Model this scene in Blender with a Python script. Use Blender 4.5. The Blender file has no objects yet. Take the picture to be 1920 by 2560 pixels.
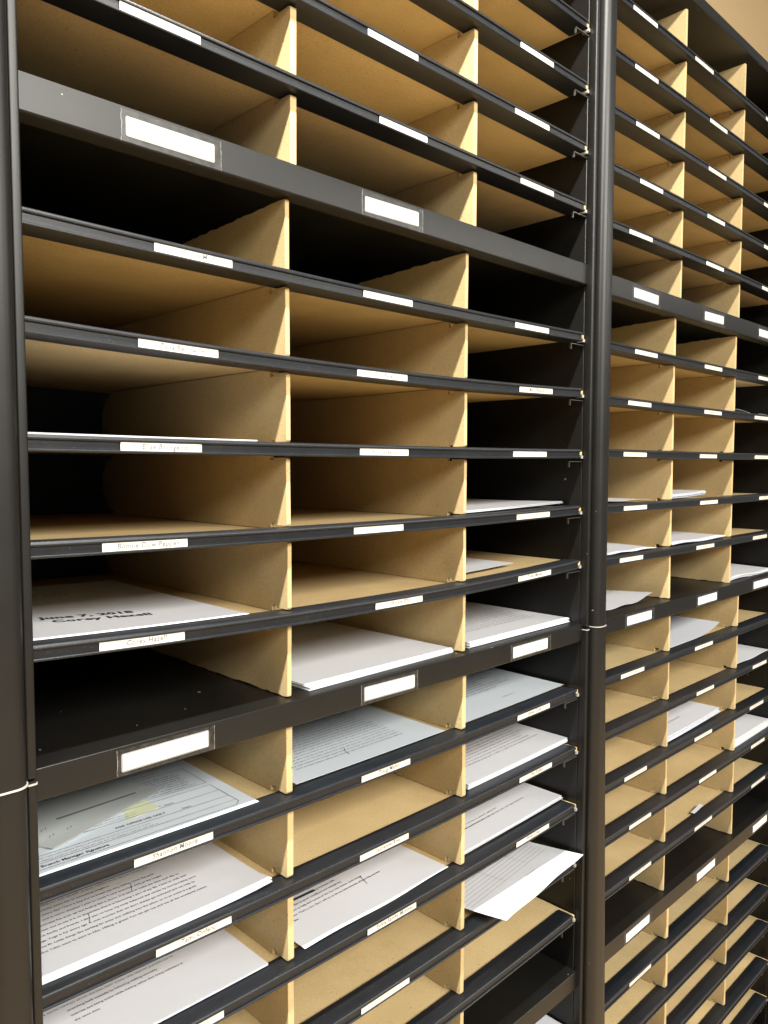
import bpy, bmesh, math, random
from mathutils import Vector, Matrix

random.seed(7)
scene = bpy.context.scene
COL = scene.collection
EYE = 1.35            # height of the phone above the floor; rows below are measured from eye level

# ------------------------------------------------------------------ camera
cam_data = bpy.data.cameras.new('camera')
cam = bpy.data.objects.new('camera', cam_data)
COL.objects.link(cam)
yaw, pitch, roll = 0.77719, -0.060537, 0.001254
fwd = Vector((math.sin(yaw) * math.cos(pitch), math.cos(yaw) * math.cos(pitch), math.sin(pitch)))
right = Vector((math.cos(yaw), -math.sin(yaw), 0.0))
up = right.cross(fwd)
r2 = math.cos(roll) * right + math.sin(roll) * up
u2 = -math.sin(roll) * right + math.cos(roll) * up
m = Matrix((r2, u2, -fwd)).transposed().to_4x4()
m.translation = Vector((-0.42701, -0.55232, EYE))
cam.matrix_world = m
cam_data.sensor_fit = 'VERTICAL'
cam_data.sensor_height = 36.0
cam_data.lens = 1945.8 / 2560 * 36.0
cam_data.clip_start = 0.01
cam_data.clip_end = 100
scene.camera = cam

# ------------------------------------------------------------------ world and lamps (indoor, ceiling tubes)
world = bpy.data.worlds.new('World')
scene.world = world
world.use_nodes = True
bg = world.node_tree.nodes['Background']
bg.inputs['Color'].default_value = (1.0, 0.97, 0.92, 1)
bg.inputs['Strength'].default_value = 0.20


def tube_light(name, x, y, z, length, width, power, color, tip=0.0):
    d = bpy.data.lights.new(name, 'AREA')
    d.shape = 'RECTANGLE'
    d.size = length
    d.size_y = width
    d.energy = power
    d.color = color
    o = bpy.data.objects.new(name, d)
    o.location = (x, y, z)
    o.rotation_euler = (math.radians(tip), 0, 0)      # tipped towards the sorter
    COL.objects.link(o)
    return o


WARM = (1.0, 0.96, 0.88)
tube_light('ceiling_tube', -0.95, -0.375, EYE + 1.00, 2.4, 0.050, 98, WARM, 32)
tube_light('ceiling_panel', -0.15, -2.60, EYE + 1.30, 2.4, 1.2, 225, WARM, 24)
tube_light('ceiling_panel', 3.00, -2.60, EYE + 1.30, 2.4, 1.2, 110, WARM, 0)

scene.view_settings.view_transform = 'Standard'
scene.view_settings.look = 'None'
scene.view_settings.exposure = 0.0
scene.view_settings.gamma = 1.0
scene.view_settings.use_curve_mapping = False
scene.cycles.use_denoising = True
scene.cycles.max_bounces = 10
scene.cycles.diffuse_bounces = 6
scene.cycles.sample_clamp_indirect = 4.0


# ------------------------------------------------------------------ materials
def mat(name, build):
    mt = bpy.data.materials.new(name)
    mt.use_nodes = True
    nt = mt.node_tree
    b = nt.nodes['Principled BSDF']
    build(nt, b)
    return mt


def N(nt, kind, **kw):
    n = nt.nodes.new(kind)
    for k, v in kw.items():
        if k in n.inputs:
            n.inputs[k].default_value = v
        else:
            setattr(n, k, v)
    return n


def ramp(nt, p0, c0, p1, c1):
    r = nt.nodes.new('ShaderNodeValToRGB')
    r.color_ramp.elements[0].position = p0
    r.color_ramp.elements[0].color = c0
    r.color_ramp.elements[1].position = p1
    r.color_ramp.elements[1].color = c1
    return r


def mix_rgb(nt, fac, a, b):
    n = nt.nodes.new('ShaderNodeMix')
    n.data_type = 'RGBA'
    for sock, v in ((n.inputs[0], fac), (n.inputs[6], a), (n.inputs[7], b)):
        if isinstance(v, (float, int)):
            sock.default_value = v
        elif isinstance(v, tuple):
            sock.default_value = v
        else:
            nt.links.new(v, sock)
    return n.outputs[2]


def kraft(nt, b):
    tc = N(nt, 'ShaderNodeTexCoord')
    info = N(nt, 'ShaderNodeObjectInfo')
    add = N(nt, 'ShaderNodeVectorMath', operation='ADD')
    mul = N(nt, 'ShaderNodeVectorMath', operation='SCALE')
    nt.links.new(info.outputs['Random'], mul.inputs[0])
    mul.inputs['Scale'].default_value = 7.0
    nt.links.new(tc.outputs['Object'], add.inputs[0])
    nt.links.new(mul.outputs[0], add.inputs[1])
    blotch = N(nt, 'ShaderNodeTexNoise', Scale=9.0, Detail=4.0, Roughness=0.6)
    nt.links.new(add.outputs[0], blotch.inputs['Vector'])
    fibre_map = N(nt, 'ShaderNodeMapping')
    fibre_map.inputs['Scale'].default_value = (1, 0.35, 1)
    nt.links.new(add.outputs[0], fibre_map.inputs['Vector'])
    fibre = N(nt, 'ShaderNodeTexNoise', Scale=900.0, Detail=3.0, Roughness=0.7)
    nt.links.new(fibre_map.outputs[0], fibre.inputs['Vector'])
    speck = N(nt, 'ShaderNodeTexNoise', Scale=420.0, Detail=1.0)
    nt.links.new(add.outputs[0], speck.inputs['Vector'])
    c = ramp(nt, 0.32, (0.490, 0.370, 0.185, 1), 0.68, (0.590, 0.455, 0.242, 1))
    nt.links.new(blotch.outputs['Fac'], c.inputs[0])
    f = ramp(nt, 0.30, (0.80, 0.78, 0.74, 1), 0.70, (1.08, 1.08, 1.08, 1))
    nt.links.new(fibre.outputs['Fac'], f.inputs[0])
    m1 = N(nt, 'ShaderNodeMix', data_type='RGBA', blend_type='MULTIPLY')
    m1.inputs[0].default_value = 0.8
    nt.links.new(c.outputs[0], m1.inputs[6])
    nt.links.new(f.outputs[0], m1.inputs[7])
    tone = N(nt, 'ShaderNodeMapRange')
    tone.inputs['To Min'].default_value = 0.88
    tone.inputs['To Max'].default_value = 1.08
    nt.links.new(info.outputs['Random'], tone.inputs['Value'])
    m2 = N(nt, 'ShaderNodeVectorMath', operation='SCALE')
    nt.links.new(m1.outputs[2], m2.inputs[0])
    nt.links.new(tone.outputs[0], m2.inputs['Scale'])
    s = ramp(nt, 0.73, (0, 0, 0, 1), 0.78, (1, 1, 1, 1))
    nt.links.new(speck.outputs['Fac'], s.inputs[0])
    col = mix_rgb(nt, s.outputs[0], m2.outputs[0], (0.16, 0.09, 0.03, 1))
    nt.links.new(col, b.inputs['Base Color'])
    b.inputs['Roughness'].default_value = 0.72
    b.inputs['Specular IOR Level'].default_value = 0.25
    bump = N(nt, 'ShaderNodeBump', Strength=0.10, Distance=0.0006)
    nt.links.new(fibre.outputs['Fac'], bump.inputs['Height'])
    nt.links.new(bump.outputs[0], b.inputs['Normal'])


def plastic(nt, b):
    tc = N(nt, 'ShaderNodeTexCoord')
    dust = N(nt, 'ShaderNodeTexNoise', Scale=700.0, Detail=2.0)
    nt.links.new(tc.outputs['Object'], dust.inputs['Vector'])
    smear = N(nt, 'ShaderNodeTexNoise', Scale=35.0, Detail=4.0, Roughness=0.65)
    nt.links.new(tc.outputs['Object'], smear.inputs['Vector'])
    d = ramp(nt, 0.68, (0, 0, 0, 1), 0.76, (0.6, 0.6, 0.6, 1))
    nt.links.new(dust.outputs['Fac'], d.inputs[0])
    base = mix_rgb(nt, smear.outputs['Fac'], (0.006, 0.0072, 0.0095, 1), (0.013, 0.0155, 0.0195, 1))
    col = mix_rgb(nt, d.outputs[0], base, (0.13, 0.13, 0.125, 1))
    nt.links.new(col, b.inputs['Base Color'])
    r = N(nt, 'ShaderNodeMapRange')
    r.inputs['To Min'].default_value = 0.32
    r.inputs['To Max'].default_value = 0.44
    nt.links.new(smear.outputs['Fac'], r.inputs['Value'])
    nt.links.new(r.outputs[0], b.inputs['Roughness'])
    b.inputs['Specular IOR Level'].default_value = 0.38
    bump = N(nt, 'ShaderNodeBump', Strength=0.12, Distance=0.0003)
    nt.links.new(dust.outputs['Fac'], bump.inputs['Height'])
    nt.links.new(bump.outputs[0], b.inputs['Normal'])


def painted_steel(nt, b):
    tc = N(nt, 'ShaderNodeTexCoord')
    chip = N(nt, 'ShaderNodeTexNoise', Scale=120.0, Detail=3.0)
    nt.links.new(tc.outputs['Object'], chip.inputs['Vector'])
    peel = N(nt, 'ShaderNodeTexNoise', Scale=480.0, Detail=2.0)
    nt.links.new(tc.outputs['Object'], peel.inputs['Vector'])
    smear = N(nt, 'ShaderNodeTexNoise', Scale=14.0, Detail=5.0, Roughness=0.65)
    nt.links.new(tc.outputs['Object'], smear.inputs['Vector'])
    c = ramp(nt, 0.752, (0, 0, 0, 1), 0.77, (0.8, 0.8, 0.8, 1))
    nt.links.new(chip.outputs['Fac'], c.inputs[0])
    base = mix_rgb(nt, smear.outputs['Fac'], (0.0035, 0.0035, 0.0033, 1), (0.007, 0.0068, 0.0063, 1))
    col = mix_rgb(nt, c.outputs[0], base, (0.30, 0.30, 0.28, 1))
    nt.links.new(col, b.inputs['Base Color'])
    r = N(nt, 'ShaderNodeMapRange')
    r.inputs['To Min'].default_value = 0.33
    r.inputs['To Max'].default_value = 0.45
    nt.links.new(smear.outputs['Fac'], r.inputs['Value'])
    nt.links.new(r.outputs[0], b.inputs['Roughness'])
    b.inputs['Specular IOR Level'].default_value = 0.40
    bump = N(nt, 'ShaderNodeBump', Strength=0.06, Distance=0.0004)
    nt.links.new(peel.outputs['Fac'], bump.inputs['Height'])
    nt.links.new(bump.outputs[0], b.inputs['Normal'])


def plain(color, rough, metal=0.0, spec=0.5, noise=0.0):
    def f(nt, b):
        b.inputs['Roughness'].default_value = rough
        b.inputs['Metallic'].default_value = metal
        b.inputs['Specular IOR Level'].default_value = spec
        if noise:
            tc = N(nt, 'ShaderNodeTexCoord')
            n = N(nt, 'ShaderNodeTexNoise', Scale=60.0, Detail=4.0)
            nt.links.new(tc.outputs['Object'], n.inputs['Vector'])
            lo = tuple(v * (1 - noise) for v in color) + (1,)
            hi = tuple(min(1, v * (1 + noise)) for v in color) + (1,)
            nt.links.new(mix_rgb(nt, n.outputs['Fac'], lo, hi), b.inputs['Base Color'])
        else:
            b.inputs['Base Color'].default_value = tuple(color) + (1,)
    return f


def clear_sleeve(nt, b):
    tc = N(nt, 'ShaderNodeTexCoord')
    n = N(nt, 'ShaderNodeTexNoise', Scale=160.0, Detail=3.0)
    nt.links.new(tc.outputs['Object'], n.inputs['Vector'])
    a = N(nt, 'ShaderNodeMapRange')
    a.inputs['From Min'].default_value = 0.35
    a.inputs['From Max'].default_value = 0.7
    a.inputs['To Min'].default_value = 0.01
    a.inputs['To Max'].default_value = 0.07
    nt.links.new(n.outputs['Fac'], a.inputs['Value'])
    nt.links.new(a.outputs[0], b.inputs['Alpha'])
    b.inputs['Base Color'].default_value = (0.42, 0.42, 0.40, 1)
    b.inputs['Roughness'].default_value = 0.22


def film(color, alpha):
    def f(nt, b):
        b.inputs['Base Color'].default_value = tuple(color) + (1,)
        b.inputs['Alpha'].default_value = alpha
        b.inputs['Roughness'].default_value = 0.4
    return f


def wall_paint(nt, b):
    tc = N(nt, 'ShaderNodeTexCoord')
    n = N(nt, 'ShaderNodeTexNoise', Scale=220.0, Detail=3.0)
    nt.links.new(tc.outputs['Object'], n.inputs['Vector'])
    nt.links.new(mix_rgb(nt, n.outputs['Fac'], (0.66, 0.49, 0.27, 1), (0.70, 0.53, 0.30, 1)), b.inputs['Base Color'])
    b.inputs['Roughness'].default_value = 0.7
    bump = N(nt, 'ShaderNodeBump', Strength=0.25, Distance=0.001)
    nt.links.new(n.outputs['Fac'], bump.inputs['Height'])
    nt.links.new(bump.outputs[0], b.inputs['Normal'])


def carpet(nt, b):
    tc = N(nt, 'ShaderNodeTexCoord')
    n = N(nt, 'ShaderNodeTexNoise', Scale=180.0, Detail=4.0)
    nt.links.new(tc.outputs['Object'], n.inputs['Vector'])
    nt.links.new(mix_rgb(nt, n.outputs['Fac'], (0.44, 0.315, 0.18, 1), (0.60, 0.44, 0.27, 1)), b.inputs['Base Color'])
    b.inputs['Roughness'].default_value = 0.95


M_KRAFT = mat('kraft_board', kraft)
M_PLASTIC = mat('black_plastic', plastic)
M_STEEL = mat('black_painted_steel', painted_steel)
M_BACK = mat('blue_black_back', plain((0.013, 0.016, 0.021), 0.6, 0, 0.3, noise=0.25))
M_BARE = mat('bare_metal', plain((0.50, 0.50, 0.49), 0.35, 0.35, noise=0.12))
M_CLIP = mat('worn_dark_metal', plain((0.18, 0.18, 0.175), 0.35, 0.8, noise=0.4))
M_PAPER = mat('white_paper', plain((0.615, 0.635, 0.685), 0.65, 0, 0.3, noise=0.025))
M_PAPER_BLUE = mat('cool_white_paper', plain((0.55, 0.605, 0.655), 0.65, 0, 0.3, noise=0.025))
M_PAPER_CREAM = mat('cream_paper', plain((0.80, 0.74, 0.60), 0.65, 0, 0.3, noise=0.025))
M_LABEL = mat('label_card', plain((0.60, 0.575, 0.51), 0.6, 0, 0.3, noise=0.06))
M_CARD = mat('bright_card', plain((0.80, 0.80, 0.79), 0.5, 0, 0.4))
M_INK = mat('black_ink', plain((0.03, 0.03, 0.035), 0.6))
M_GREYINK = mat('grey_ink', plain((0.20, 0.20, 0.21), 0.6))
M_PENCIL = mat('faint_pencil', plain((0.30, 0.31, 0.33), 0.6))
M_HAND = mat('pencil', plain((0.11, 0.115, 0.13), 0.6))
M_GHOST = mat('very_faint_pencil', plain((0.42, 0.42, 0.42), 0.6))
M_SLIP = mat('grey_slip_paper', plain((0.56, 0.60, 0.60), 0.35, 0, 0.5, noise=0.04))
M_YELLOW = mat('yellow_note_paper', plain((0.58, 0.61, 0.42), 0.6))
M_SLEEVE = mat('clear_sleeve', clear_sleeve)
M_HALO = mat('trapped_air_margin', film((0.60, 0.60, 0.58), 0.42))
M_TORN = mat('torn_tape_end', film((0.62, 0.62, 0.58), 0.38))
M_WALL = mat('tan_wall_paint', wall_paint)
M_CARPET = mat('brown_carpet', carpet)


# ------------------------------------------------------------------ mesh helpers
def mesh_obj(name, verts, faces, mats, parent=None, mat_idx=None, smooth=True, angle=35):
    me = bpy.data.meshes.new(name)
    me.from_pydata([tuple(v) for v in verts], [], faces)
    for mt in (mats if isinstance(mats, (list, tuple)) else [mats]):
        me.materials.append(mt)
    if mat_idx:
        me.polygons.foreach_set('material_index', mat_idx)
    bm = bmesh.new()
    bm.from_mesh(me)
    if not mat_idx:
        bmesh.ops.recalc_face_normals(bm, faces=bm.faces)
    bm.to_mesh(me)
    bm.free()
    if smooth:
        me.polygons.foreach_set('use_smooth', [True] * len(me.polygons))
        me.set_sharp_from_angle(angle=math.radians(angle))
    me.update()
    o = bpy.data.objects.new(name, me)
    COL.objects.link(o)
    if parent is not None:
        o.parent = parent
    return o


def thing(name, label, cat, loc=(0, 0, 0), group=None):
    o = bpy.data.objects.new(name, None)
    o.empty_display_size = 0.05
    COL.objects.link(o)
    o.location = loc
    o['label'] = label
    o['category'] = cat
    if group:
        o['group'] = group
    return o


def tag(o, label, cat, group=None):
    o['label'] = label
    o['category'] = cat
    if group:
        o['group'] = group
    return o


def extrude_x(profile, xs, zfun=None):
    """closed (y,z) profile swept along the given xs; zfun(x) lifts each station"""
    n = len(profile)
    V, F = [], []
    for x in xs:
        dz = zfun(x) if zfun else 0.0
        for (y, z) in profile:
            V.append((x, y, z + dz))
    for i in range(len(xs) - 1):
        for j in range(n):
            a, b_ = i * n + j, i * n + (j + 1) % n
            F.append((a, b_, b_ + n, a + n))
    F.append(tuple(range(n - 1, -1, -1)))
    F.append(tuple(range((len(xs) - 1) * n, len(xs) * n)))
    return V, F


def extrude_z(profile, zs):
    n = len(profile)
    V, F = [], []
    for z in zs:
        for (x, y) in profile:
            V.append((x, y, z))
    for i in range(len(zs) - 1):
        for j in range(n):
            a, b_ = i * n + j, i * n + (j + 1) % n
            F.append((a, b_, b_ + n, a + n))
    F.append(tuple(range(n - 1, -1, -1)))
    F.append(tuple(range((len(zs) - 1) * n, len(zs) * n)))
    return V, F


def box(x0, x1, y0, y1, z0, z1):
    V = [(x, y, z) for x in (x0, x1) for y in (y0, y1) for z in (z0, z1)]
    F = [(0, 1, 3, 2), (4, 6, 7, 5), (0, 4, 5, 1), (2, 3, 7, 6), (0, 2, 6, 4), (1, 5, 7, 3)]
    return V, F


def merge(parts):
    V, F = [], []
    for v, f in parts:
        k = len(V)
        V += v
        F += [tuple(i + k for i in q) for q in f]
    return V, F


def bevel_mesh(o, off, seg=2, angle=40):
    md = o.modifiers.new('bevel', 'BEVEL')
    md.width = off
    md.segments = seg
    md.limit_method = 'ANGLE'
    md.angle_limit = math.radians(angle)
    md.harden_normals = False


# flat lettering: (x, y) outlines of a line of type, triangulated
_fc = {}


def text2d(s, size, bold=False, shear=0.0, space=1.0):
    key = (s, size, bold, shear, space)
    if key in _fc:
        return _fc[key]
    cu = bpy.data.curves.new('lettering', 'FONT')
    cu.body = s
    cu.size = size
    cu.resolution_u = 2
    cu.shear = shear
    cu.space_character = space
    cu.offset = bold * size if bold else 0.0
    o = bpy.data.objects.new('lettering', cu)
    COL.objects.link(o)
    bpy.context.view_layer.update()
    me = o.to_mesh()
    V = [(v.co.x, v.co.y) for v in me.vertices]
    F = [tuple(p.vertices) for p in me.polygons]
    o.to_mesh_clear()
    bpy.data.objects.remove(o)
    bpy.data.curves.remove(cu)
    _fc[key] = (V, F)
    return V, F


def fake_line(rng, width, xh):
    """a line of illegible small type: rows of letter-sized marks, starting at x=0"""
    V, F = [], []
    x = 0.0
    while x < width:
        for _ in range(rng.choice((2, 3, 4, 4, 5, 6, 7, 8))):
            w = xh * rng.uniform(0.5, 0.95)
            h = xh * (1.0 if rng.random() < 0.68 else 1.45)
            lo = -0.4 * xh if rng.random() < 0.1 else 0.0
            t = xh * 0.26
            k = len(V)
            shape = rng.random()
            if shape < 0.5:      # stem and arm
                V += [(x, lo), (x + t, lo), (x + t, h), (x, h)]
                F.append((k, k + 1, k + 2, k + 3))
                k += 4
                V += [(x + t, xh - t), (x + w, xh - t), (x + w, xh), (x + t, xh)]
                F.append((k, k + 1, k + 2, k + 3))
            else:
                V += [(x, 0), (x + w, 0), (x + w, t), (x, t)]
                F.append((k, k + 1, k + 2, k + 3))
                k += 4
                V += [(x, t), (x + t, t), (x + t, xh), (x, xh)]
                F.append((k, k + 1, k + 2, k + 3))
                k += 4
                V += [(x + t, xh * 0.8 - t), (x + w, xh * 0.8 - t), (x + w, xh * 0.8), (x + t, xh * 0.8)]
                F.append((k, k + 1, k + 2, k + 3))
            x += w + xh * 0.28
            if x > width:
                break
        x += xh * 0.75
    return V, F


def stroke(pts, w):
    V, F = [], []
    for (ax, ay), (bx, by) in zip(pts, pts[1:]):
        d = math.hypot(bx - ax, by - ay) or 1e-9
        nx, ny = -(by - ay) / d * w / 2, (bx - ax) / d * w / 2
        k = len(V)
        V += [(ax + nx, ay + ny), (bx + nx, by + ny), (bx - nx, by - ny), (ax - nx, ay - ny)]
        F.append((k, k + 1, k + 2, k + 3))
    return V, F


# ------------------------------------------------------------------ the setting
V, F = box(-4, 4, -5, 0.45, -0.02, 0.0)
fl = mesh_obj('floor', V, F, M_CARPET, smooth=False)
fl['kind'] = 'structure'
V, F = box(-4, 5, 0.41, 0.45, 0.0, 3.2)
wl = mesh_obj('wall', V, F, M_WALL, smooth=False)
wl['kind'] = 'structure'

# ------------------------------------------------------------------ sorter dimensions
DEPTH = 0.375
TOPZ, SEAM, BASE = 0.735, -0.2175, -1.30
LIP = [(0.0240, 0.0096), (0.0244, 0.0106), (0.0238, 0.0116), (0.0060, 0.0122), (0.0022, 0.0122), (0.0010, 0.0118),
       (0.0003, 0.0110), (0.0000, 0.0100), (0.0001, 0.0091), (0.0005, 0.0086), (0.0020, 0.0085), (0.0021, 0.0022),
       (0.0006, 0.0021), (0.0001, 0.0016), (0.0001, 0.0009), (0.0005, 0.0003), (0.0014, 0.0000), (0.0275, 0.0004),
       (0.0282, 0.0012), (0.0280, 0.0032), (0.0090, 0.0040), (0.0090, 0.0092)]


class Bank:
    pass


def sag_fun(x0, x1, s):
    c, h = (x0 + x1) / 2, (x1 - x0) / 2
    return lambda x: -s * max(0.0, 1 - ((x - c) / h) ** 2)


HAND = {  # names pencilled on the strips, as far as they can be read
    ('A+1', 0): 'Gloria Mod', ('A+2', 0): 'Tova Benowich', ('A+3', 0): 'Elise Bourgeois',
    ('A+4', 0): 'Bonnie Dow Pepper', ('A+5', 0): 'Corey Hazell', ('A+6', 0): 'Shannon Moore', ('A+7', 0): 'Tami Onferu',
    ('A+2', 1): 'Ord Ravel', ('A+3', 1): 'Kris Sankerson', ('A+5', 1): 'Krista Ellis', ('A+6', 1): 'Doug Mohn',
    ('A+7', 1): 'Lauranne Roe', ('A+8', 1): 'Sylvia Sarthy Mcniver', ('A+2', 2): 'Mark Reader', ('A+5', 2): 'Tyler Moser',
    ('A+6', 2): 'Jamie Cole', ('A+7', 2): 'Pat Keller', ('A+8', 2): 'Vicky Long'}


def name_label(parent, x0, x1, zf, key, rng):
    """a card strip slid into the channel of the lip, written on in pencil"""
    z0, z1 = 0.0017, 0.0084
    y = 0.0009
    tilt = rng.uniform(-0.0002, 0.0002)
    n = 4
    V, F, I = [], [], []
    for i in range(n + 1):
        x = x0 + (x1 - x0) * i / n
        d = zf(x) + tilt * (i / n - 0.5)
        V += [(x, y, z0 + d), (x, y, z1 + d), (x, y + 0.0004, z1 + d), (x, y + 0.0004, z0 + d)]
    for i in range(n):
        a = i * 4
        for j in range(4):
            q = (a + j, a + (j + 1) % 4, a + 4 + (j + 1) % 4, a + 4 + j)
            F.append(q)
            I.append(0)
    F.append((0, 3, 2, 1)); I.append(0)
    F.append((n * 4, n * 4 + 1, n * 4 + 2, n * 4 + 3)); I.append(0)
    s = HAND.get(key)
    cx = (x0 + x1) / 2
    if s:
        tv, tf = text2d(s, 0.0056, bold=0.020, shear=0.15, space=1.12)
        w = max(p[0] for p in tv)
        sc = min(1.0, (x1 - x0 - 0.008) / w)
    else:
        tv, tf = fake_line(rng, rng.uniform(0.024, 0.036), 0.0026)
        w = max(p[0] for p in tv)
        sc = 1.0
    k = len(V)
    ox = cx - w * sc / 2 + rng.uniform(0.0, 0.004)
    sl = rng.uniform(-0.01, 0.02)
    for (px, py) in tv:
        x = ox + px * sc
        V.append((x, y - 0.00012, 0.0038 + py * sc + px * sl + zf(x)))
    for f in tf:
        F.append(tuple(i + k for i in f))
        I.append(1)
    o = mesh_obj('name_label', V, F, [M_LABEL, M_HAND if s else M_PENCIL], parent, I, smooth=False)
    return o


def make_shelf(bank, row, z, s, labels, rng):
    xs = [bank.x0 + 0.002 + (bank.x1 - bank.x0 - 0.004) * i / 16 for i in range(17)]
    zf0 = sag_fun(bank.x0, bank.x1, s)
    zf = lambda x: z + zf0(x)
    prof = [(0.0095, 0.0043), (DEPTH, 0.0043), (DEPTH, 0.0089), (0.0095, 0.0089)]
    V, F = extrude_x(prof, xs, zf)
    ear = box(bank.x1 - 0.0088, bank.x1 - 0.002, 0.0035, 0.0095, z + 0.0043, z + 0.0089)      # board end showing past the lip
    V, F = merge([(V, F), ear])
    sh = mesh_obj('shelf', V, F, M_KRAFT, bank.root)
    lxs = [bank.x0 + 0.002] + xs[1:-1] + [bank.x1 - 0.0095]
    V, F = extrude_x(LIP, lxs, zf)
    mesh_obj('lip', V, F, M_PLASTIC, sh, angle=22)
    for c, l in enumerate(labels):
        if l:
            name_label(sh, l[0], l[1], zf, (row, c), rng)
    # supports: a bent tab on each side wall, and the bare metal end showing beside the lip
    for sx, xw in ((1, bank.x1),):
        zc = z - 0.0004
        a, b_ = xw - sx * 0.0305, xw
        lo, hi = min(a, b_), max(a, b_)
        p1 = box(lo, hi, 0.004, 0.0065, zc - 0.0042, zc - 0.0034)
        p2 = box(a - 0.0004, a + 0.0004, 0.004, 0.0065, zc - 0.0110, zc - 0.0034)
        V, F = merge([p1, p2])
        mesh_obj('support_clip', V, F, M_CLIP, sh, smooth=False)
        lo, hi = (xw - 0.0050, xw - 0.0010) if sx > 0 else (xw + 0.0003, xw + 0.0018)
        V, F = box(lo, hi, 0.0022, 0.012, z + 0.0000, z + 0.0038)
        mesh_obj('clip_end', V, F, M_BARE, sh, smooth=False)
    bank.shelf_z.append((z, s))
    return sh


def make_steel_shelf(bank, row, zt, zb, cards, rng):
    prof = [(0.384, zt - 0.0015), (0.384, zt), (0.0012, zt), (0.0005, zt - 0.0001), (0.0001, zt - 0.0005), (0, zt - 0.0012),
            (0, zb + 0.0016), (0.0004, zb + 0.0006), (0.0014, zb), (0.018, zb), (0.018, zb + 0.0012), (0.0016, zb + 0.0014),
            (0.0014, zt - 0.0017)]
    V, F = extrude_x(prof, [bank.x0, bank.x1])
    st = mesh_obj('steel_shelf', V, F, M_STEEL, bank.root, angle=15)
    zc = (zt + zb) / 2
    for c, q in enumerate(cards):
        if not q:
            continue
        x0, x1 = q
        ang = rng.uniform(-0.012, 0.02)
        ch = 0.0118
        # clear tape over the card: torn ends, and a pale margin of trapped air round the card
        tx0, tx1, tz0, tz1 = x0 - 0.0048, x1 + rng.uniform(0.004, 0.009), zb + 0.0012, zt - 0.0024
        V, F, I = [], [], []
        nt_ = 12
        left = [tx0 + rng.uniform(-0.0004, 0.0004) for _ in range(nt_ + 1)]
        rght = [tx1 + rng.uniform(-0.0003, 0.0003) for _ in range(nt_ + 1)]
        for i in range(nt_ + 1):
            z = tz0 + (tz1 - tz0) * i / nt_
            V += [(left[i], -0.0004, z), (left[i] + 0.0004 * rng.random() + 0.0001, -0.0004, z), (rght[i] - 0.0003 * rng.random() - 0.0001, -0.0004, z), (rght[i], -0.0004, z)]
        for i in range(nt_):
            a = 4 * i
            for c_ in range(3):
                F.append((a + c_, a + c_ + 1, a + c_ + 5, a + c_ + 4)); I.append(0 if c_ == 1 else 2)
        ring_o = rounded_rect(x0 - 0.0014, x1 + 0.0013, -ch / 2 - 0.0014, ch / 2 + 0.0013, 0.0016, 0.0016, 4)
        k = len(V)
        cxm = (x0 + x1) / 2
        for (px, pz) in ring_o:
            V.append((px, -0.0006, zc - 0.0006 + pz + (px - cxm) * ang + rng.uniform(-0.00015, 0.00015)))
        F.append(tuple(range(k, k + len(ring_o)))); I.append(1)
        mesh_obj('clear_tape', V, F, [M_SLEEVE, M_HALO, M_TORN], st, I, smooth=False)
        # card inside with a cut edge that is not quite straight
        n = 10
        V, F, I = [], [], []
        for i in range(n + 1):
            x = x0 + (x1 - x0) * i / n
            e0, e1 = rng.uniform(-0.0003, 0.0003), rng.uniform(-0.0003, 0.0003)
            zz = zc - 0.0006 + (x - (x0 + x1) / 2) * ang
            V += [(x, -0.0009, zz - ch / 2 + e0), (x, -0.0009, zz + ch / 2 + e1)]
        for i in range(n):
            F.append((2 * i, 2 * i + 2, 2 * i + 3, 2 * i + 1)); I.append(0)
        k = len(V)
        V += [(v[0], -0.0007, v[2]) for v in V]
        for i in range(n):
            F.append((k + 2 * i, k + 2 * i + 1, k + 2 * i + 3, k + 2 * i + 2)); I.append(0)
            F.append((2 * i + 1, 2 * i + 3, k + 2 * i + 3, k + 2 * i + 1)); I.append(0)
            F.append((2 * i, k + 2 * i, k + 2 * i + 2, 2 * i + 2)); I.append(0)
        tv, tf = fake_line(rng, 0.030, 0.0022)
        k = len(V)
        for (px, py) in tv:
            V.append((x0 + 0.020 + px, -0.00105, zc - 0.0018 + py + (px - 0.015) * ang))
        for f in tf:
            F.append(tuple(i + k for i in f)); I.append(1)
        mesh_obj('name_card', V, F, [M_CARD, M_GHOST], st, I, smooth=False)
    return st


def ragged(pts, amp, rng):
    out = []
    for (a, b_) in zip(pts, pts[1:]):
        n = max(2, int(abs(b_[0] - a[0]) / 0.006))
        for i in range(n):
            t = i / n
            out.append((a[0] + (b_[0] - a[0]) * t, a[1] + (b_[1] - a[1]) * t + rng.uniform(-amp, amp)))
    out.append(pts[-1])
    return out


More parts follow.
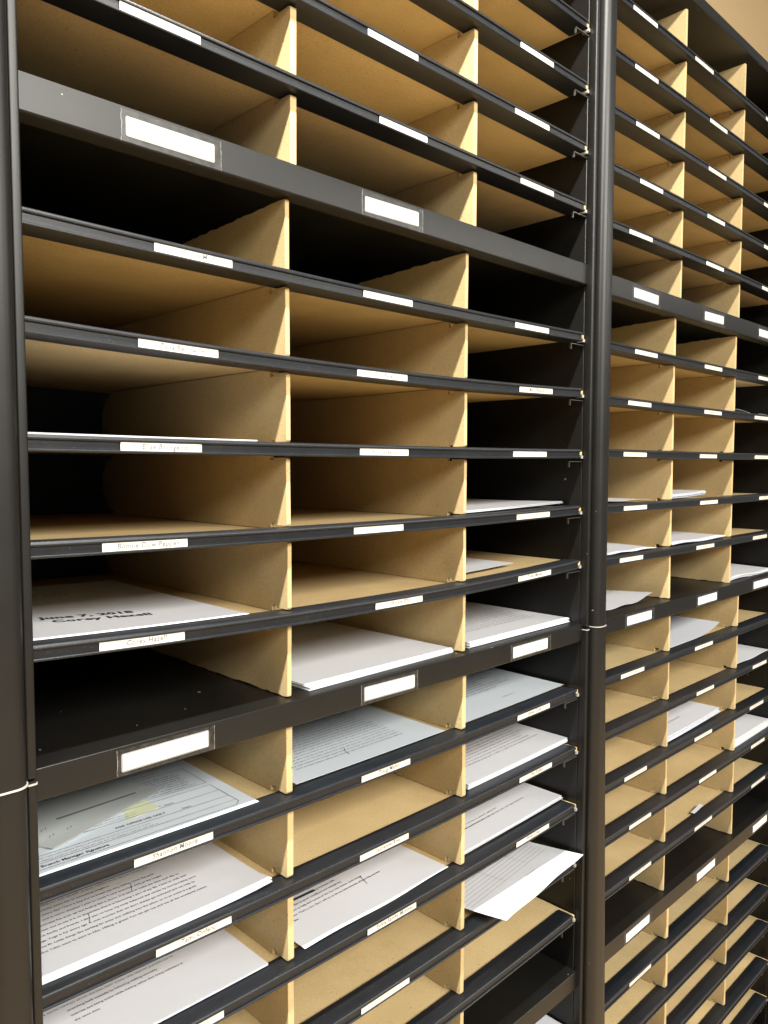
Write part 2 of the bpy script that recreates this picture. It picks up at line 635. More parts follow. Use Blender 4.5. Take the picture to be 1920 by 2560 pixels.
def make_divider(bank, xr, thick, zlow, zhigh, low_kind, high_kind, rng):
    """upright partition; xr is its right face. kinds: 'shelf' (slotted over a lip), 'steel' (hand-cut end), 'free'"""
    yf, yb = 0.0095, 0.3835
    lean = rng.uniform(-0.0006, 0.0006)
    if low_kind == 'shelf':
        bot = [(yf, zlow + 0.0150), (yf + 0.0008, zlow + 0.0134), (yf + 0.0024, zlow + 0.0128), (0.0270, zlow + 0.0128), (0.0270, zlow + 0.0148),
               (0.0335, zlow + 0.0148), (0.0335, zlow + 0.0092), (yb - 0.034, zlow + 0.0092), (yb - 0.014, zlow + 0.016), (yb, zlow + 0.034)]
    else:
        bot = [(yf, zlow + 0.0016)] + ragged([(yf + 0.001, zlow + 0.0008), (yb - 0.002, zlow + 0.0012)], 0.0007, rng) + [(yb, zlow + 0.002)]
    if high_kind == 'shelf':
        top = [(yb, zhigh - 0.022), (yb - 0.014, zhigh - 0.004), (yb - 0.034, zhigh + 0.0040), (0.0345, zhigh + 0.0040), (0.0345, zhigh - 0.0030),
               (0.0285, zhigh - 0.0030), (0.0285, zhigh - 0.0008), (yf + 0.0015, zhigh - 0.0008), (yf, zhigh - 0.0022)]
    elif high_kind == 'steel':
        top = [(yb, zhigh - 0.012)] + ragged([(yb - 0.002, zhigh - 0.0125), (yf + 0.020, zhigh - 0.0010)], 0.0009, rng) + [(yf + 0.001, zhigh - 0.0010), (yf, zhigh - 0.002)]
    else:
        top = [(yb, zhigh - 0.02), (yb - 0.02, zhigh), (yf + 0.001, zhigh), (yf, zhigh - 0.001)]
    pts = bot + top
    n = len(pts)
    zc = (zlow + zhigh) / 2
    e = 0.0006   # eased front edge
    V = []
    for side in (0, 1):
        for (y, z) in pts:
            V.append((xr - thick * (1 - side) + lean * (z - zc) / 0.04, y, z))
    F = [tuple(range(n - 1, -1, -1)), tuple(range(n, 2 * n))]
    for j in range(n):
        k = (j + 1) % n
        F.append((j, k, k + n, j + n))
    o = mesh_obj('divider', V, F, M_KRAFT, bank.root, smooth=False)
    bevel_mesh(o, e, 2, 60)
    return o


def rounded_rect(x0, x1, y0, y1, rf, rb, seg=6):
    P = []
    for cx, cy, r, a0 in ((x0 + rf, y0 + rf, rf, 180), (x1 - rf, y0 + rf, rf, 270), (x1 - rb, y1 - rb, rb, 0), (x0 + rb, y1 - rb, rb, 90)):
        for i in range(seg + 1):
            a = math.radians(a0 + 90 * i / seg)
            P.append((cx + r * math.cos(a), cy + r * math.sin(a)))
    return P


def make_upright(bank, xc, lean=0.0):
    """side frame: hollow side panel, a folded flange and a rounded front tube, split where upper unit sits on lower"""
    h = 0.022
    for z0, z1 in ((SEAM + 0.0008, TOPZ), (BASE, SEAM - 0.0012)):
        V, F = box(xc - h, xc + h, 0.004, 0.386, z0, z1)
        o = mesh_obj('side_panel', V, F, M_STEEL, bank.root, smooth=False)
        bevel_mesh(o, 0.0012, 2)
        for s in (-1, 1):
            a, b_ = xc + s * h, xc + s * 0.0150
            V, F = extrude_z(rounded_rect(min(a, b_), max(a, b_), -0.0075, 0.0035, 0.0018, 0.0005, 4), [z0, z1])
            mesh_obj('flange', V, F, M_STEEL, bank.root, angle=50)
        V, F = extrude_z(rounded_rect(xc - 0.0135, xc + 0.0135, -0.0190, 0.0030, 0.0095, 0.0005, 8), [z0, z1])
        if lean and z1 < SEAM:      # lower tube splays a little towards the far bank
            V = [(x + (lean * (SEAM - z) * (x - xc + 0.0135) / 0.027), y, z) for x, y, z in V]
        p = mesh_obj('post', V, F, M_STEEL, bank.root, angle=50)
    # bare sheet-metal edge at the joint
    V, F = extrude_z(rounded_rect(xc - 0.0143, xc + 0.0143, -0.0199, 0.0030, 0.0100, 0.0005, 8), [SEAM - 0.0003, SEAM + 0.0008])
    mesh_obj('joint_edge', V, F, M_BARE, p, angle=50)
    for s in (-1, 1):
        a, b_ = xc + s * (h + 0.0004), xc + s * 0.0148
        V, F = extrude_z(rounded_rect(min(a, b_), max(a, b_), -0.0080, 0.0035, 0.0018, 0.0005, 4), [SEAM - 0.0042, SEAM - 0.0030])
        mesh_obj('joint_edge', V, F, M_BARE, p, angle=50)


def make_bank(label, loc_x, x0, x1, uprights, rows, steel, groups, labels, cards, seed):
    rng = random.Random(seed)
    b = Bank()
    b.root = thing('mail_sorter', label, 'mail sorter', (0, 0, 0), 'banks of the mail sorter')
    b.root.location = (0, 0, EYE)
    b.x0, b.x1 = x0, x1
    b.shelf_z = []
    for xc in uprights:
        make_upright(b, xc, 0.036 if abs(xc - 0.513) < 0.01 else 0.0)
    V, F = box(x0, x1, 0.3845, 0.3870, BASE + 0.05, TOPZ - 0.004)
    mesh_obj('back_panel', V, F, M_BACK, b.root, smooth=False)
    V, F = extrude_x([(0.384, 0.714), (0.384, 0.733), (0.004, 0.733), (0.001, 0.7315), (0, 0.729), (0, 0.716), (0.001, 0.714)], [x0, x1])
    mesh_obj('top_panel', V, F, M_STEEL, b.root, angle=15)
    V, F = box(x0, x1, 0.02, 0.38, BASE, -1.21)
    mesh_obj('base_plinth', V, F, M_STEEL, b.root, smooth=False)
    for r, (z, s) in rows.items():
        make_shelf(b, r, z, s, labels.get(r, ()), rng)
    for r, (zt, zb) in steel.items():
        make_steel_shelf(b, r, zt, zb, cards.get(r, ()), rng)
    # partitions, group by group; each group runs from the steel shelf below it up to the one above it
    for (low, members, high, xs) in groups:
        seq = [('steel', low)] + [('shelf', m_) for m_ in members] + [high]
        for (xr, th) in xs:
            xm = xr - th / 2
            for (ka, a), (kb, c) in zip(seq, seq[1:]):
                za = a if ka == 'steel' else rows[a][0] + sag_fun(x0, x1, rows[a][1])(xm)
                zb_ = c if kb in ('steel', 'free') else rows[c][0] + sag_fun(x0, x1, rows[c][1])(xm)
                make_divider(b, xr + rng.uniform(-0.0004, 0.0004), th, za, zb_, ka, kb, rng)
    return b


def rx(x):            # measured on the lip plane; the partitions stand 9.5 mm behind it
    return x + 0.0095 * (x + 0.427) / 0.552


A_ROWS = {'A-5': (.633, 0), 'A-4': (.5571, .0005), 'A-3': (.4804, 0), 'A-2': (.4039, .0009), 'A-1': (.3286, .0015),
          'A+1': (.1619, .0033), 'A+2': (.0892, .0065), 'A+3': (.0088, .0015), 'A+4': (-.0657, .0034), 'A+5': (-.1381, .0082),
          'A+6': (-.3128, .0043), 'A+7': (-.3925, .0047), 'A+8': (-.4721, .0058), 'A+9': (-.5509, .0061), 'A+10': (-.6285, .006),
          'A+11': (-.8016, .004), 'A+12': (-.8850, .003), 'A+13': (-.9642, .002), 'A+14': (-1.0458, .002), 'A+15': (-1.125, .002)}
A_STEEL = {'M1': (.2625, .2357), 'M2': (-.2138, -.2377), 'M3': (-.7000, -.7255), 'M4': (-1.185, -1.210)}
A_GROUPS = [(.2625, ['A-1', 'A-2', 'A-3', 'A-4', 'A-5'], ('free', .705), [(rx(.0086), .0070), (rx(.2591), .0060)]),
            (-.2138, ['A+5', 'A+4', 'A+3', 'A+2', 'A+1'], ('steel', .2357), [(rx(.0), .0046), (rx(.245), .0046)]),
            (-.7000, ['A+10', 'A+9', 'A+8', 'A+7', 'A+6'], ('steel', -.2377), [(rx(.0004), .0070), (rx(.2471), .0060)]),
            (-1.185, ['A+15', 'A+14', 'A+13', 'A+12', 'A+11'], ('steel', -.7255), [(rx(.012), .0070), (rx(.255), .0060)])]
A_LABELS = {
    'A-1': [(-0.1527, -0.0858), (0.1108, 0.1788), (0.3415, 0.4101)],
    'A-2': [(-0.15, -0.08), (0.0954, 0.1646), (0.329, 0.3985)],
    'A-3': [(-0.15, -0.08), (0.10, 0.17), (0.3384, 0.4061)],
    'A+1': [(-0.1285, -0.0586), (0.0896, 0.1576), (0.3337, 0.4037)],
    'A+2': [(-0.1429, -0.073), (0.0813, 0.1503), (0.3439, 0.4136)],
    'A+3': [(-0.1585, -0.0895), (0.0848, 0.1524), (0.3327, 0.4023)],
    'A+4': [(-0.1743, -0.1037), (0.0769, 0.1451), (0.3413, 0.4112)],
    'A+5': [(-0.178, -0.1074), (0.1059, 0.1745), (0.346, 0.4158)],
    'A+6': [(-0.1539, -0.0835), (0.0868, 0.1564), (0.3478, 0.4175)],
    'A+7': [(-0.1368, -0.0663), (0.0845, 0.1543), (0.3536, 0.4241)],
    'A+8': [(-0.145, -0.075), (0.0949, 0.1665), (0.3485, 0.4196)],
    'A+9': [(-0.14, -0.07), (0.0861, 0.1563), None]}
A_CARDS = {'M1': [(-0.1492, -0.0765), (0.0912, 0.1637), None],
           'M2': [(-0.1621, -0.0885), (0.09, 0.1603), (0.3356, 0.4073)]}

B_ROWS = {'B-5': (.6251, -.0028), 'B-4': (.5491, -.0028), 'B-3': (.4731, -.0028), 'B-2': (.3978, -.0028), 'B-1': (.3221, -.0028),
          'B+1': (.1586, .0008), 'B+2': (.0843, .0008), 'B+3': (.0106, .0008), 'B+4': (-.0671, .0008), 'B+5': (-.1417, .0008),
          'B+6': (-.3131, .0002), 'B+7': (-.3926, .0002), 'B+8': (-.471, .0002), 'B+9': (-.5501, .0002), 'B+10': (-.6303, .0002),
          'B+11': (-.8016, 0), 'B+12': (-.8872, 0), 'B+13': (-.9642, 0), 'B+14': (-1.0458, 0), 'B+15': (-1.125, 0)}
B_STEEL = {'N1': (.2600, .2316), 'N2': (-.2145, -.2388), 'N3': (-.7000, -.7255), 'N4': (-1.185, -1.210)}
B_GROUPS = [(.2600, ['B-1', 'B-2', 'B-3', 'B-4', 'B-5'], ('free', .705), [(rx(.7655), .0046), (rx(.9952), .0046)]),
            (-.2145, ['B+5', 'B+4', 'B+3', 'B+2', 'B+1'], ('steel', .2316), [(rx(.7501), .0055), (rx(.9873), .0050)]),
            (-.7000, ['B+10', 'B+9', 'B+8', 'B+7', 'B+6'], ('steel', -.2388), [(rx(.7544), .0042), (rx(1.0296), .0050)]),
            (-1.185, ['B+15', 'B+14', 'B+13', 'B+12', 'B+11'], ('steel', -.7255), [(rx(.7735), .0070), (rx(1.0202), .0050)])]
B_LABELS = {
    'B-5': [(0.60, 0.67), (0.7969, 0.8636), (1.094, 1.1656)],
    'B-4': [(0.608, 0.6758), (0.8566, 0.9241), None],
    'B-3': [(0.6138, 0.6831), (0.8558, 0.925), (1.0972, 1.1665)],
    'B-2': [(0.6286, 0.6982), (0.8557, 0.9241), (1.1035, 1.1732)],
    'B-1': [(0.6008, 0.6686), (0.8556, 0.9249), (1.1001, 1.1696)],
    'B+1': [(0.6239, 0.6923), (0.8601, 0.9295), (1.0958, 1.166)],
    'B+2': [(0.6067, 0.6759), (0.8632, 0.9325), (1.0827, 1.152)],
    'B+3': [(0.5964, 0.665), (0.8498, 0.9173), (1.0886, 1.1583)],
    'B+4': [(0.6001, 0.6692), (0.8556, 0.926), (1.1175, 1.1892)],
    'B+5': [(0.5914, 0.6605), (0.8459, 0.916), (1.0921, 1.162)],
    'B+6': [(0.6015, 0.6718), (0.8504, 0.9211), None],
    'B+7': [None, (0.8615, 0.9311), (1.1108, 1.1811)],
    'B+8': [(0.618, 0.687), (0.8578, 0.928), (1.102, 1.1706)],
    'B+9': [(0.6358, 0.7046), (0.8809, 0.9512), (1.1144, 1.1839)],
    'B+10': [(0.6391, 0.7083), (0.8672, 0.9378), (1.1222, 1.1927)],
    'B+11': [(0.6468, 0.7163), None, None]}
B_CARDS = {'N1': [(0.6148, 0.6869), (0.8518, 0.9249), (1.0878, 1.159)],
           'N2': [(0.6141, 0.6876), (0.8539, 0.928), (1.0983, 1.1697)],
           'N3': [(0.6301, 0.7028), (0.8782, 0.9514), (1.1326, 1.2043)]}

AX0, AX1, BX0, BX1 = -0.2280, 0.4910, 0.5350, 1.2540
bankA = make_bank('near black steel mail sorter with tan pigeonholes, left of the middle post', 0, AX0, AX1, (-0.250, 0.513),
                  A_ROWS, A_STEEL, A_GROUPS, A_LABELS, A_CARDS, 11)
bankB = make_bank('far black steel mail sorter with tan pigeonholes, right of the middle post', 0, BX0, BX1, (1.276,),
                  B_ROWS, B_STEEL, B_GROUPS, B_LABELS, B_CARDS, 23)


def shelf_top(row, x):
    if row in A_STEEL:
        return A_STEEL[row][0]
    if row in B_STEEL:
        return B_STEEL[row][0]
    z, s = A_ROWS[row] if row in A_ROWS else B_ROWS[row]
    x0, x1 = (AX0, AX1) if row in A_ROWS else (BX0, BX1)
    return z + 0.0122 + sag_fun(x0, x1, s)(x)


# ------------------------------------------------------------------ papers
def sheet(name, W, D, z0, hfun, prints, mats, parent=None, nx=12, ny=14, th=0.00025, sides=True):
    """one sheet in its own frame: x 0..W, y 0 (front)..D (back); hfun(x,y) lifts it; prints = [(verts, faces, ox, oy, material index, scale)]"""
    V, F, I = [], [], []
    for layer in (0, 1):
        for j in range(ny + 1):
            for i in range(nx + 1):
                x, y = W * i / nx, D * j / ny
                V.append((x, y, z0 + hfun(x, y) + (th if layer == 0 else 0)))
    n1 = (nx + 1) * (ny + 1)
    for j in range(ny):
        for i in range(nx):
            a = j * (nx + 1) + i
            F.append((a, a + 1, a + nx + 2, a + nx + 1)); I.append(0)
            F.append((n1 + a, n1 + a + nx + 1, n1 + a + nx + 2, n1 + a + 1)); I.append(0)
    rim = [i for i in range(nx + 1)] + [j * (nx + 1) + nx for j in range(1, ny + 1)] + \
          [ny * (nx + 1) + i for i in range(nx - 1, -1, -1)] + [j * (nx + 1) for j in range(ny - 1, 0, -1)]
    for a, b_ in zip(rim, rim[1:] + rim[:1]):
        F.append((a, n1 + a, n1 + b_, b_)); I.append(0)
    for (tv, tf, ox, oy, mi, sc) in prints:
        k = len(V)
        ok = []
        for (px, py) in tv:
            x, y = ox + px * sc, oy + py * sc
            ok.append(0.002 < x < W - 0.002 and 0.001 < y < D - 0.001)
            V.append((x, y, z0 + hfun(min(max(x, 0), W), min(max(y, 0), D)) + th + 0.0002))
        for f in tf:
            if all(ok[i] for i in f):
                F.append(tuple(i + k for i in f)); I.append(mi)
    return mesh_obj(name, V, F, mats, parent, I, smooth=True, angle=60)


def lines_of_type(rng, n, y0, pitch, x0, width, xh=0.0016, ragged_=0.12, mi=1):
    out = []
    for i in range(n):
        v, f = fake_line(rng, width * (1 - rng.random() * ragged_), xh)
        out.append((v, f, x0, y0 + i * pitch, mi, 1.0))
    return out


def typed(lines, y0, pitch, x0, size, mi=1, width=None):
    """real words; lines listed from the front of the sheet (bottom of the page) to the back"""
    out = []
    for i, s in enumerate(lines):
        if s:
            v, f = text2d(s, size, bold=0.012)
            out.append((v, f, x0, y0 + i * pitch, mi, 1.0))
    return out


def place(o, row, x, y, rot=0.0, dz=0.0, tilt=0.0):
    xm = x + 0.1
    o.location = (x, y, EYE + shelf_top(row, xm) + dz + 0.0003)
    o.rotation_euler = (0, tilt, rot)


LW, LD = 0.2159, 0.2794
PAPERS = 'papers lying in the pigeonholes'
flat = lambda x, y: 0.0


def paper(name, label, row, x, y, prints=(), W=LW, D=LD, rot=0.0, n=1, dz=0.0, h=flat, mats=None, seed=1, spread=0.0015, gap=0.0006, tilt=0.0):
    """a sheet (n=1) or a pile of n sheets with the printed one on top"""
    mats = mats or [M_PAPER, M_INK, M_GREYINK, M_PENCIL]
    h0, base = h, shelf_top(row, x + 0.1)
    h = lambda px, py: h0(px, py) + shelf_top(row, x + px) - base      # lies along the sagging shelf
    if n == 1:
        o = sheet(name, W, D, 0, h, prints, mats)
        tag(o, label, 'paper', PAPERS)
        place(o, row, x, y, rot, dz, tilt)
        return o
    rng = random.Random(seed)
    root = thing(name, label, 'paper stack', group=PAPERS)
    place(root, row, x, y, rot, dz, tilt)
    for i in range(n):
        top = i == n - 1
        s = sheet('sheet', W, D, i * gap, h, prints if top else (), mats, root, th=gap * 0.72)
        if not top:
            s.location = (rng.uniform(-spread, spread), rng.uniform(-spread, spread), 0)
            s.rotation_euler = (0, 0, rng.uniform(-0.006, 0.006))
    return root


R = random.Random(5)
# --- near bank, first column
paper('paper_stack', 'thin white paper pile seen edge-on on the eye-level shelf beside the left post', 'A+3', -0.2265, 0.012, W=0.199, n=3, seed=3, gap=0.0005)

pr = []
turn = lambda v, a: [(x * math.cos(a) - y * math.sin(a), x * math.sin(a) + y * math.cos(a)) for x, y in v]
v, f = text2d('June 7, 2018', 0.0142, bold=0.045, space=1.08); pr.append((turn(v, -0.15), f, 0.043, 0.078, 1, 1.0))
v, f = text2d('Corey Hazell', 0.0142, bold=0.045, space=1.08); pr.append((turn(v, -0.15), f, 0.046, 0.060, 1, 1.0))
v, f = fake_line(R, 0.090, 0.0060); pr.append((turn(v, -0.15), f, 0.030, 0.205, 2, 1.0))
paper('paper', 'white sheet with large printed date in the hole above the empty black steel shelf', 'A+5', -0.2270, 0.016, prints=pr, W=0.194, D=0.262, rot=0.012,
      h=lambda x, y: 0.0022 * (y / 0.26) ** 2)

# form with boxes, under the labelled steel shelf
pr = []
for (ax, ay, bx, by) in ((0.009, 0.008, 0.182, 0.008), (0.009, 0.008, 0.004, 0.014), (0.004, 0.014, 0.004, 0.030), (0.182, 0.008, 0.188, 0.014), (0.188, 0.014, 0.188, 0.062),
                         (0.004, 0.030, 0.188, 0.030), (0.004, 0.046, 0.188, 0.046), (0.004, 0.062, 0.188, 0.062), (0.060, 0.069, 0.188, 0.069), (0.060, 0.114, 0.188, 0.114), (0.188, 0.069, 0.188, 0.114),
                         (0.004, 0.018, 0.188, 0.018)):
    v, f = stroke([(ax, ay), (bx, by)], 0.0005); pr.append((v, f, 0, 0, 1, 1.0))
v, f = text2d('Branch Manager Signature', 0.0050, bold=0.022); pr.append((v, f, 0.013, 0.0115, 1, 1.0))
v, f = text2d('FOR OFFICE USE ONLY', 0.0044, bold=0.022); pr.append((v, f, 0.082, 0.0345, 1, 1.0))
v, f = text2d('Date', 0.0044); pr.append((v, f, 0.134, 0.0480, 1, 1.0))
v, f = text2d('Date', 0.0044); pr.append((v, f, 0.142, 0.0320, 1, 1.0))
pr += lines_of_type(R, 2, 0.0205, 0.0044, 0.010, 0.11, 0.0013, mi=2)
pr += lines_of_type(R, 2, 0.0500, 0.0044, 0.030, 0.10, 0.0013, mi=2)
pr += lines_of_type(R, 8, 0.0720, 0.0048, 0.090, 0.092, 0.0016)
pr += lines_of_type(R, 10, 0.120, 0.0085, 0.014, 0.17, 0.0016, mi=2)
paper('paper', 'printed form with ruled boxes, partly covered by a slip, just below the steel shelf', 'A+6', -0.2268, 0.0165, prints=pr, W=0.2005, rot=-0.005,
      h=lambda x, y: 0.004 * (y / 0.28) ** 2, mats=[M_PAPER_BLUE, M_INK, M_GREYINK, M_PENCIL])

# ruled slip lying askew on the form, front edge lifted, and a yellow note under it
pr = []
for i in range(9):
    v, f = stroke([(0.012 + i * 0.0125, 0.004), (0.012 + i * 0.0125, 0.088)], 0.0004); pr.append((v, f, 0, 0, 2, 1.0))
for yy in (0.014, 0.030, 0.060):
    v, f = stroke([(0.002, yy), (0.124, yy)], 0.0005); pr.append((v, f, 0, 0, 2, 1.0))
v, f = stroke([(0.040, 0.042), (0.110, 0.020)], 0.0032); pr.append((v, f, 0, 0, 2, 1.0))
for (ax, ay) in ((0.014, 0.020), (0.030, 0.018), (0.018, 0.034), (0.100, 0.050)):
    v, f = stroke([(ax, ay), (ax + 0.002, ay + 0.003), (ax + 0.005, ay + 0.001), (ax + 0.007, ay + 0.004)], 0.0006); pr.append((v, f, 0, 0, 2, 1.0))
slip = sheet('paper_slip', 0.126, 0.076, 0, lambda x, y: 0.0012 + 0.0022 * max(0, 1 - y / 0.02), pr, [M_SLIP, M_INK, M_GREYINK])
tag(slip, 'grey ruled slip laid askew on the printed form beside the left post', 'paper', PAPERS)
place(slip, 'A+6', -0.1975, 0.0470, rot=0.345, dz=0.0012)
note = sheet('sticky_note', 0.052, 0.030, 0, lambda x, y: 0.0003, (), [M_YELLOW])
tag(note, 'small yellow note half under the ruled slip on the form', 'note')
place(note, 'A+6', -0.150, 0.0585, rot=0.10, dz=0.0010)

TXT = ['practice. I also want to start to hike. Hiking is great! You can get out and see all the wonderful nature',
       'keep you fit. Little things like parking far away and walking into the place, or to an event is a great',
       'more yoga. Yoga is for every age. It uses muscles that we don\'t always get activated and can help to',
       'my husband, family and friends. I also plan to keep my body balanced and nimble by incorporating some',
       'gorate exercise, but to me it is so important that it is becoming a part of my life. I love to walk with',
       'that keeping exercise fun ends up not feeling like a chore. It is hard to make the time each day to',
       'in mini weather and in warm weather I plan to reach 5 new exercises such as the longer',
       'ready. I also walk every day! I have a dog and he keeps me very active. I love the park',
       'am doing physical activity every day or something weight is']
pr = typed(TXT, 0.033, 0.0075, 0.012, 0.00370)
pr += lines_of_type(R, 20, 0.033 + 9 * 0.0075, 0.0075, 0.004, 0.155, 0.0016)
v, f = stroke([(0.112, 0.072), (0.117, 0.086)], 0.0005); pr.append((v, f, 0, 0, 1, 1.0))
v, f = stroke([(0.064, 0.050), (0.069, 0.064)], 0.0005); pr.append((v, f, 0, 0, 1, 1.0))
paper('paper_stack', 'thick typed pile at the shelf edge by the left post, above the lowest name strip', 'A+7', -0.2275, 0.0140, prints=pr, W=0.2125, rot=-0.008,
      n=4, seed=4, gap=0.0006, h=lambda x, y: 0.0035 * max(0, (x / 0.2135)) ** 6 * max(0, 1 - y / 0.03) ** 2 if y < 0.03 else 0.0)

pr = typed(['the same time.', 'exercise and being active while waiting rather than being sedentary at',
            'stretching both mentally by following walking smoothly'], 0.046, 0.0078, 0.053, 0.0037)
pr += lines_of_type(R, 18, 0.046 + 3 * 0.0078, 0.0078, 0.030, 0.14, 0.0016)
paper('paper_stack', 'typed white pages with short last lines, lowest paper beside the left post', 'A+8', -0.2290, 0.020, prints=pr, W=0.2145, n=3, seed=6)

# --- near bank, middle column
paper('paper_stack', 'thick blank white pile on the black steel shelf between the two tan dividers', 'M2', 0.031, 0.013, W=0.2145, D=0.29, n=8, seed=9, gap=0.0006, rot=0.03, spread=0.001)
pr = lines_of_type(R, 32, 0.027, 0.0066, 0.021, 0.155, 0.0016, 0.05)
v, f = stroke([(0.088, 0.022), (0.091, 0.033), (0.096, 0.040)], 0.0007); pr.append((v, f, 0, 0, 1, 1.0))
paper('paper', 'bluish-white sheet of dense type in the middle column just below the steel shelf', 'A+6', 0.0205, 0.021, prints=pr, n=1, W=0.2145,
      mats=[M_PAPER_BLUE, M_INK, M_GREYINK, M_PENCIL], h=lambda x, y: 0.002 * (y / 0.28) ** 2 + 0.001)
TX2 = ['I live.', 'happier. That\'s a fact. But I will try to do my best because of how this was the',
       'want need to help find senses at this the main better, both being',
       'better organize to good conditions and manage my', 'forgot my cognitive skills, exposing my brain cells',
       'I have found this to turn strange by nature. We get']
pr = typed(TX2, 0.042, 0.0076, 0.019, 0.0042)
v, f = stroke([(0.124, 0.042), (0.127, 0.054), (0.130, 0.060)], 0.0007); pr.append((v, f, 0, 0, 1, 1.0))
v, f = stroke([(0.003, 0.0755), (0.074, 0.0735)], 0.0040); pr.append((v, f, 0, 0, 1, 1.0))
pr += lines_of_type(R, 16, 0.090, 0.0076, 0.019, 0.16, 0.0018)
paper('paper', 'typed sheet with a thick black bar, in the middle column above an empty hole', 'A+8', 0.0245, 0.014, prints=pr, W=0.2135, rot=0.014,
      h=lambda x, y: 0.0008 + 0.0010 * math.sin(x * 40) * max(0, 1 - y / 0.05))

# --- near bank, third column
paper('paper_stack', 'white pages with lifted front edge, topmost paper of the near bank\'s third column', 'A+4', 0.268, 0.022, W=0.2145, n=4, seed=12, rot=0.03, gap=0.0008,
      h=lambda x, y: 0.0016 * (x / 0.21) * max(0, 1 - y / 0.08))
paper('paper', 'small white slip far back on a tan shelf near the middle post', 'A+5', 0.262, 0.046, W=0.140, D=0.085, rot=0.02, h=lambda x, y: 0.0015)
pr = lines_of_type(R, 26, 0.040, 0.0068, 0.010, 0.185, 0.0018, 0.05)
paper('paper_stack', 'typed pile on the black steel shelf beside the middle post', 'M2', 0.2735, 0.017, prints=pr, W=0.2145, n=9, seed=14, gap=0.0007, rot=0.008, spread=0.001)
pr = lines_of_type(R, 18, 0.060, 0.0075, 0.010, 0.18, 0.0018, 0.3) + lines_of_type(R, 1, 0.026, 0.0075, 0.110, 0.025, 0.0016, 0.0, 2)
v, f = stroke([(0.115, 0.056), (0.112, 0.066)], 0.0006); pr.append((v, f, 0, 0, 1, 1.0))
paper('paper', 'bluish typed sheet right under the steel shelf beside the middle post', 'A+6', 0.2725, 0.022, prints=pr, W=0.2100,
      mats=[M_PAPER_BLUE, M_INK, M_GREYINK, M_PENCIL], h=lambda x, y: 0.001 + 0.002 * (y / 0.28))
pr = lines_of_type(R, 24, 0.036, 0.0070, 0.008, 0.190, 0.0018, 0.12)
paper('paper_stack', 'typed white pile touching the middle post, second hole under the steel shelf', 'A+7', 0.2755, 0.019, prints=pr, W=0.2135, n=7, seed=16, gap=0.0009, spread=0.001)
pr = lines_of_type(R, 2, 0.034, 0.0075, 0.006, 0.15, 0.0020, 0.4) + lines_of_type(R, 1, 0.070, 0.0075, 0.006, 0.05, 0.0020) + lines_of_type(R, 1, 0.086, 0.0075, 0.006, 0.11, 0.0020)
v, f = fake_line(R, 0.165, 0.0020); pr.append((v, f, 0.006, 0.034, 1, 1.0))
paper('paper_stack', 'white pile with a few typed lines, directly above the drooping ruled sheet', 'A+8', 0.2700, 0.023, prints=pr, W=0.2135, n=6, seed=17, gap=0.0008, spread=0.001)

pr = []
for i in range(24):
    v, f = stroke([(0.006, 0.052 + i * 0.0066), (0.190, 0.052 + i * 0.0066)], 0.00055); pr.append((v, f, 0, 0, 2, 1.0))
for xx in (0.084, 0.142):
    v, f = stroke([(xx, 0.052), (xx, 0.204)], 0.0004); pr.append((v, f, 0, 0, 3, 1.0))
pr += lines_of_type(R, 1, 0.200, 0.006, 0.13, 0.06, 0.0018)
v, f = fake_line(R, 0.020, 0.0016); pr.append((v, f, 0.110, 0.034, 3, 1.0))


def droop(x, y):
    return 0.0010 + 0.0125 * max(0.0, 1 - y / 0.16) ** 1.6 + 0.0010 * math.sin(x * 58 + 0.5) * max(0, 1 - y / 0.05)


o = sheet('ruled_sheet', 0.2015, 0.265, 0, droop, pr, [M_PAPER, M_INK, M_GREYINK, M_PENCIL], nx=24, ny=40)
tag(o, 'white ruled table sheet sticking out bright over the shelf edge beside the middle post', 'paper', PAPERS)
place(o, 'A+9', 0.2856, -0.031, rot=0.10, dz=0.0004)
paper('paper_stack', 'paper corner under the lowest steel shelf at the bottom of the picture', 'A+11', 0.2745, 0.016, W=0.2135, n=5, seed=18, gap=0.0009)

# --- far bank
curl = lambda a, b_: (lambda x, y: 0.0008 + a * (x / 0.2) ** 3 + b_ * max(0, 1 - y / 0.06) ** 2 + 0.0008 * math.sin(x * 38 + y * 20))
paper('paper', 'curled white sheet on the shelf above eye level at the right picture edge', 'B+2', 1.022, 0.012, W=0.2135, rot=0.0, h=lambda x, y: 0.0045 * max(0, 1 - x / 0.12) ** 2 + 0.001 * math.sin(x * 60) + 0.001)
paper('paper', 'thin sheet just showing over the shelf edge, far bank, beside the middle post', 'B+4', 0.5365, 0.028, W=0.200, D=0.26, h=lambda x, y: 0.001 + 0.0015 * math.sin(x * 30) ** 2)
paper('paper_stack', 'small folded pile on the far bank between the two dividers just below eye level', 'B+4', 0.778, 0.024, W=0.155, D=0.2, n=6, seed=21, rot=0.02, gap=0.0013, spread=0.003, h=lambda x, y: 0.004 * (x / 0.155) ** 2)
paper('paper', 'creased white sheet by the middle post, far bank, one hole above the steel shelf', 'B+5', 0.5365, 0.012, W=0.190, D=0.26, h=lambda x, y: 0.001 + 0.0014 * math.sin(x * 45 + 1) ** 2 + 0.006 * (y / 0.26))
paper('paper_stack', 'white sheets between the far dividers, one hole above the black steel shelf', 'B+5', 0.7765, 0.008, W=0.205, D=0.27, n=3, seed=23, gap=0.0009, spread=0.003, h=lambda x, y: 0.0015 + 0.001 * math.sin(x * 40) + 0.004 * (y / 0.27))
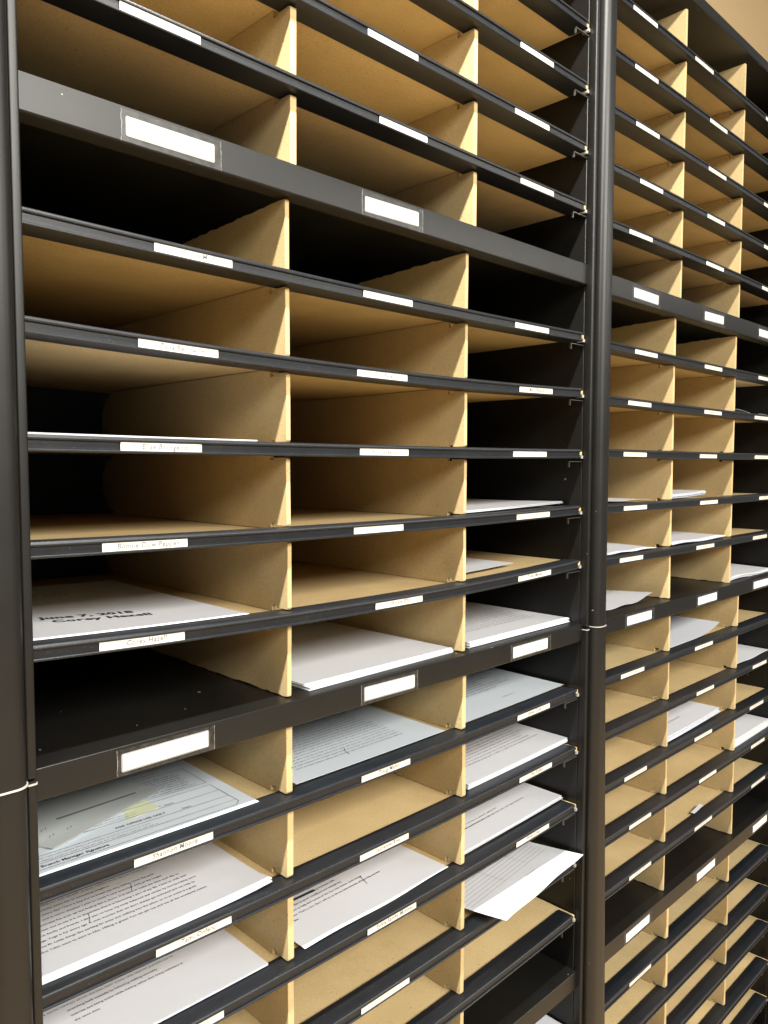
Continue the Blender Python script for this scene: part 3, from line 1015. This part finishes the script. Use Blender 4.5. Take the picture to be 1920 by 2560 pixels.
paper('paper', 'crumpled white sheet with upturned corner on the far steel shelf by the middle post', 'N2', 0.5375, 0.022, W=0.2050, D=0.26, rot=0.02,
      h=lambda x, y: 0.0012 + 0.0022 * math.sin(x * 42) ** 2 + 0.009 * max(0, (x - 0.13) / 0.075) ** 2 * max(0, 1 - y / 0.13), prints=lines_of_type(R, 6, 0.08, 0.012, 0.02, 0.14, 0.0018, 0.4, 3))
paper('paper_stack', 'wavy white pile on the far steel shelf at the right picture edge', 'N2', 1.025, 0.016, W=0.2135, n=4, seed=25, gap=0.0014, spread=0.003, h=lambda x, y: 0.002 * math.sin(x * 30) + 0.007 * (y / 0.28))
pr = lines_of_type(R, 10, 0.05, 0.011, 0.015, 0.15, 0.0020, 0.3)
paper('paper', 'white printed sheet with upturned right corner, far bank, just under the steel shelf', 'B+6', 0.7835, 0.018, prints=pr, W=0.2135, D=0.25, rot=0.01,
      h=lambda x, y: 0.001 + 0.013 * max(0, (x - 0.11) / 0.10) ** 2)
paper('paper', 'white sheet second hole under the far steel shelf at the right picture edge', 'B+7', 1.058, 0.018, W=0.190, h=lambda x, y: 0.0016 + 0.001 * math.sin(x * 50) + 0.004 * y / 0.28)
pr = lines_of_type(R, 5, 0.03, 0.014, 0.03, 0.11, 0.0026, 0.5)
paper('paper_stack', 'fanned pile of white pages between the far dividers, three holes under the steel shelf', 'B+8', 0.792, 0.020, prints=pr, W=0.2135, D=0.27, n=6, seed=27, gap=0.0014, spread=0.004,
      h=lambda x, y: 0.001 + 0.003 * (x / 0.2) ** 2)
root = paper('paper_stack', 'thick cream and white pile at the right picture edge on the far bank', 'B+9', 1.060, 0.016, W=0.188, D=0.27, n=9, seed=29, gap=0.0017, spread=0.004)
for i, c in enumerate(sorted(root.children, key=lambda q: q.name)):
    if i in (2, 4, 5):
        c.data.materials[0] = M_PAPER_CREAM
paper('paper', 'torn white scrap poking over a tan shelf above the lowest far steel shelf', 'B+10', 0.910, 0.0205, W=0.040, D=0.007, rot=0.04, h=lambda x, y: 0.001 + 0.002 * (x / 0.036) ** 2)
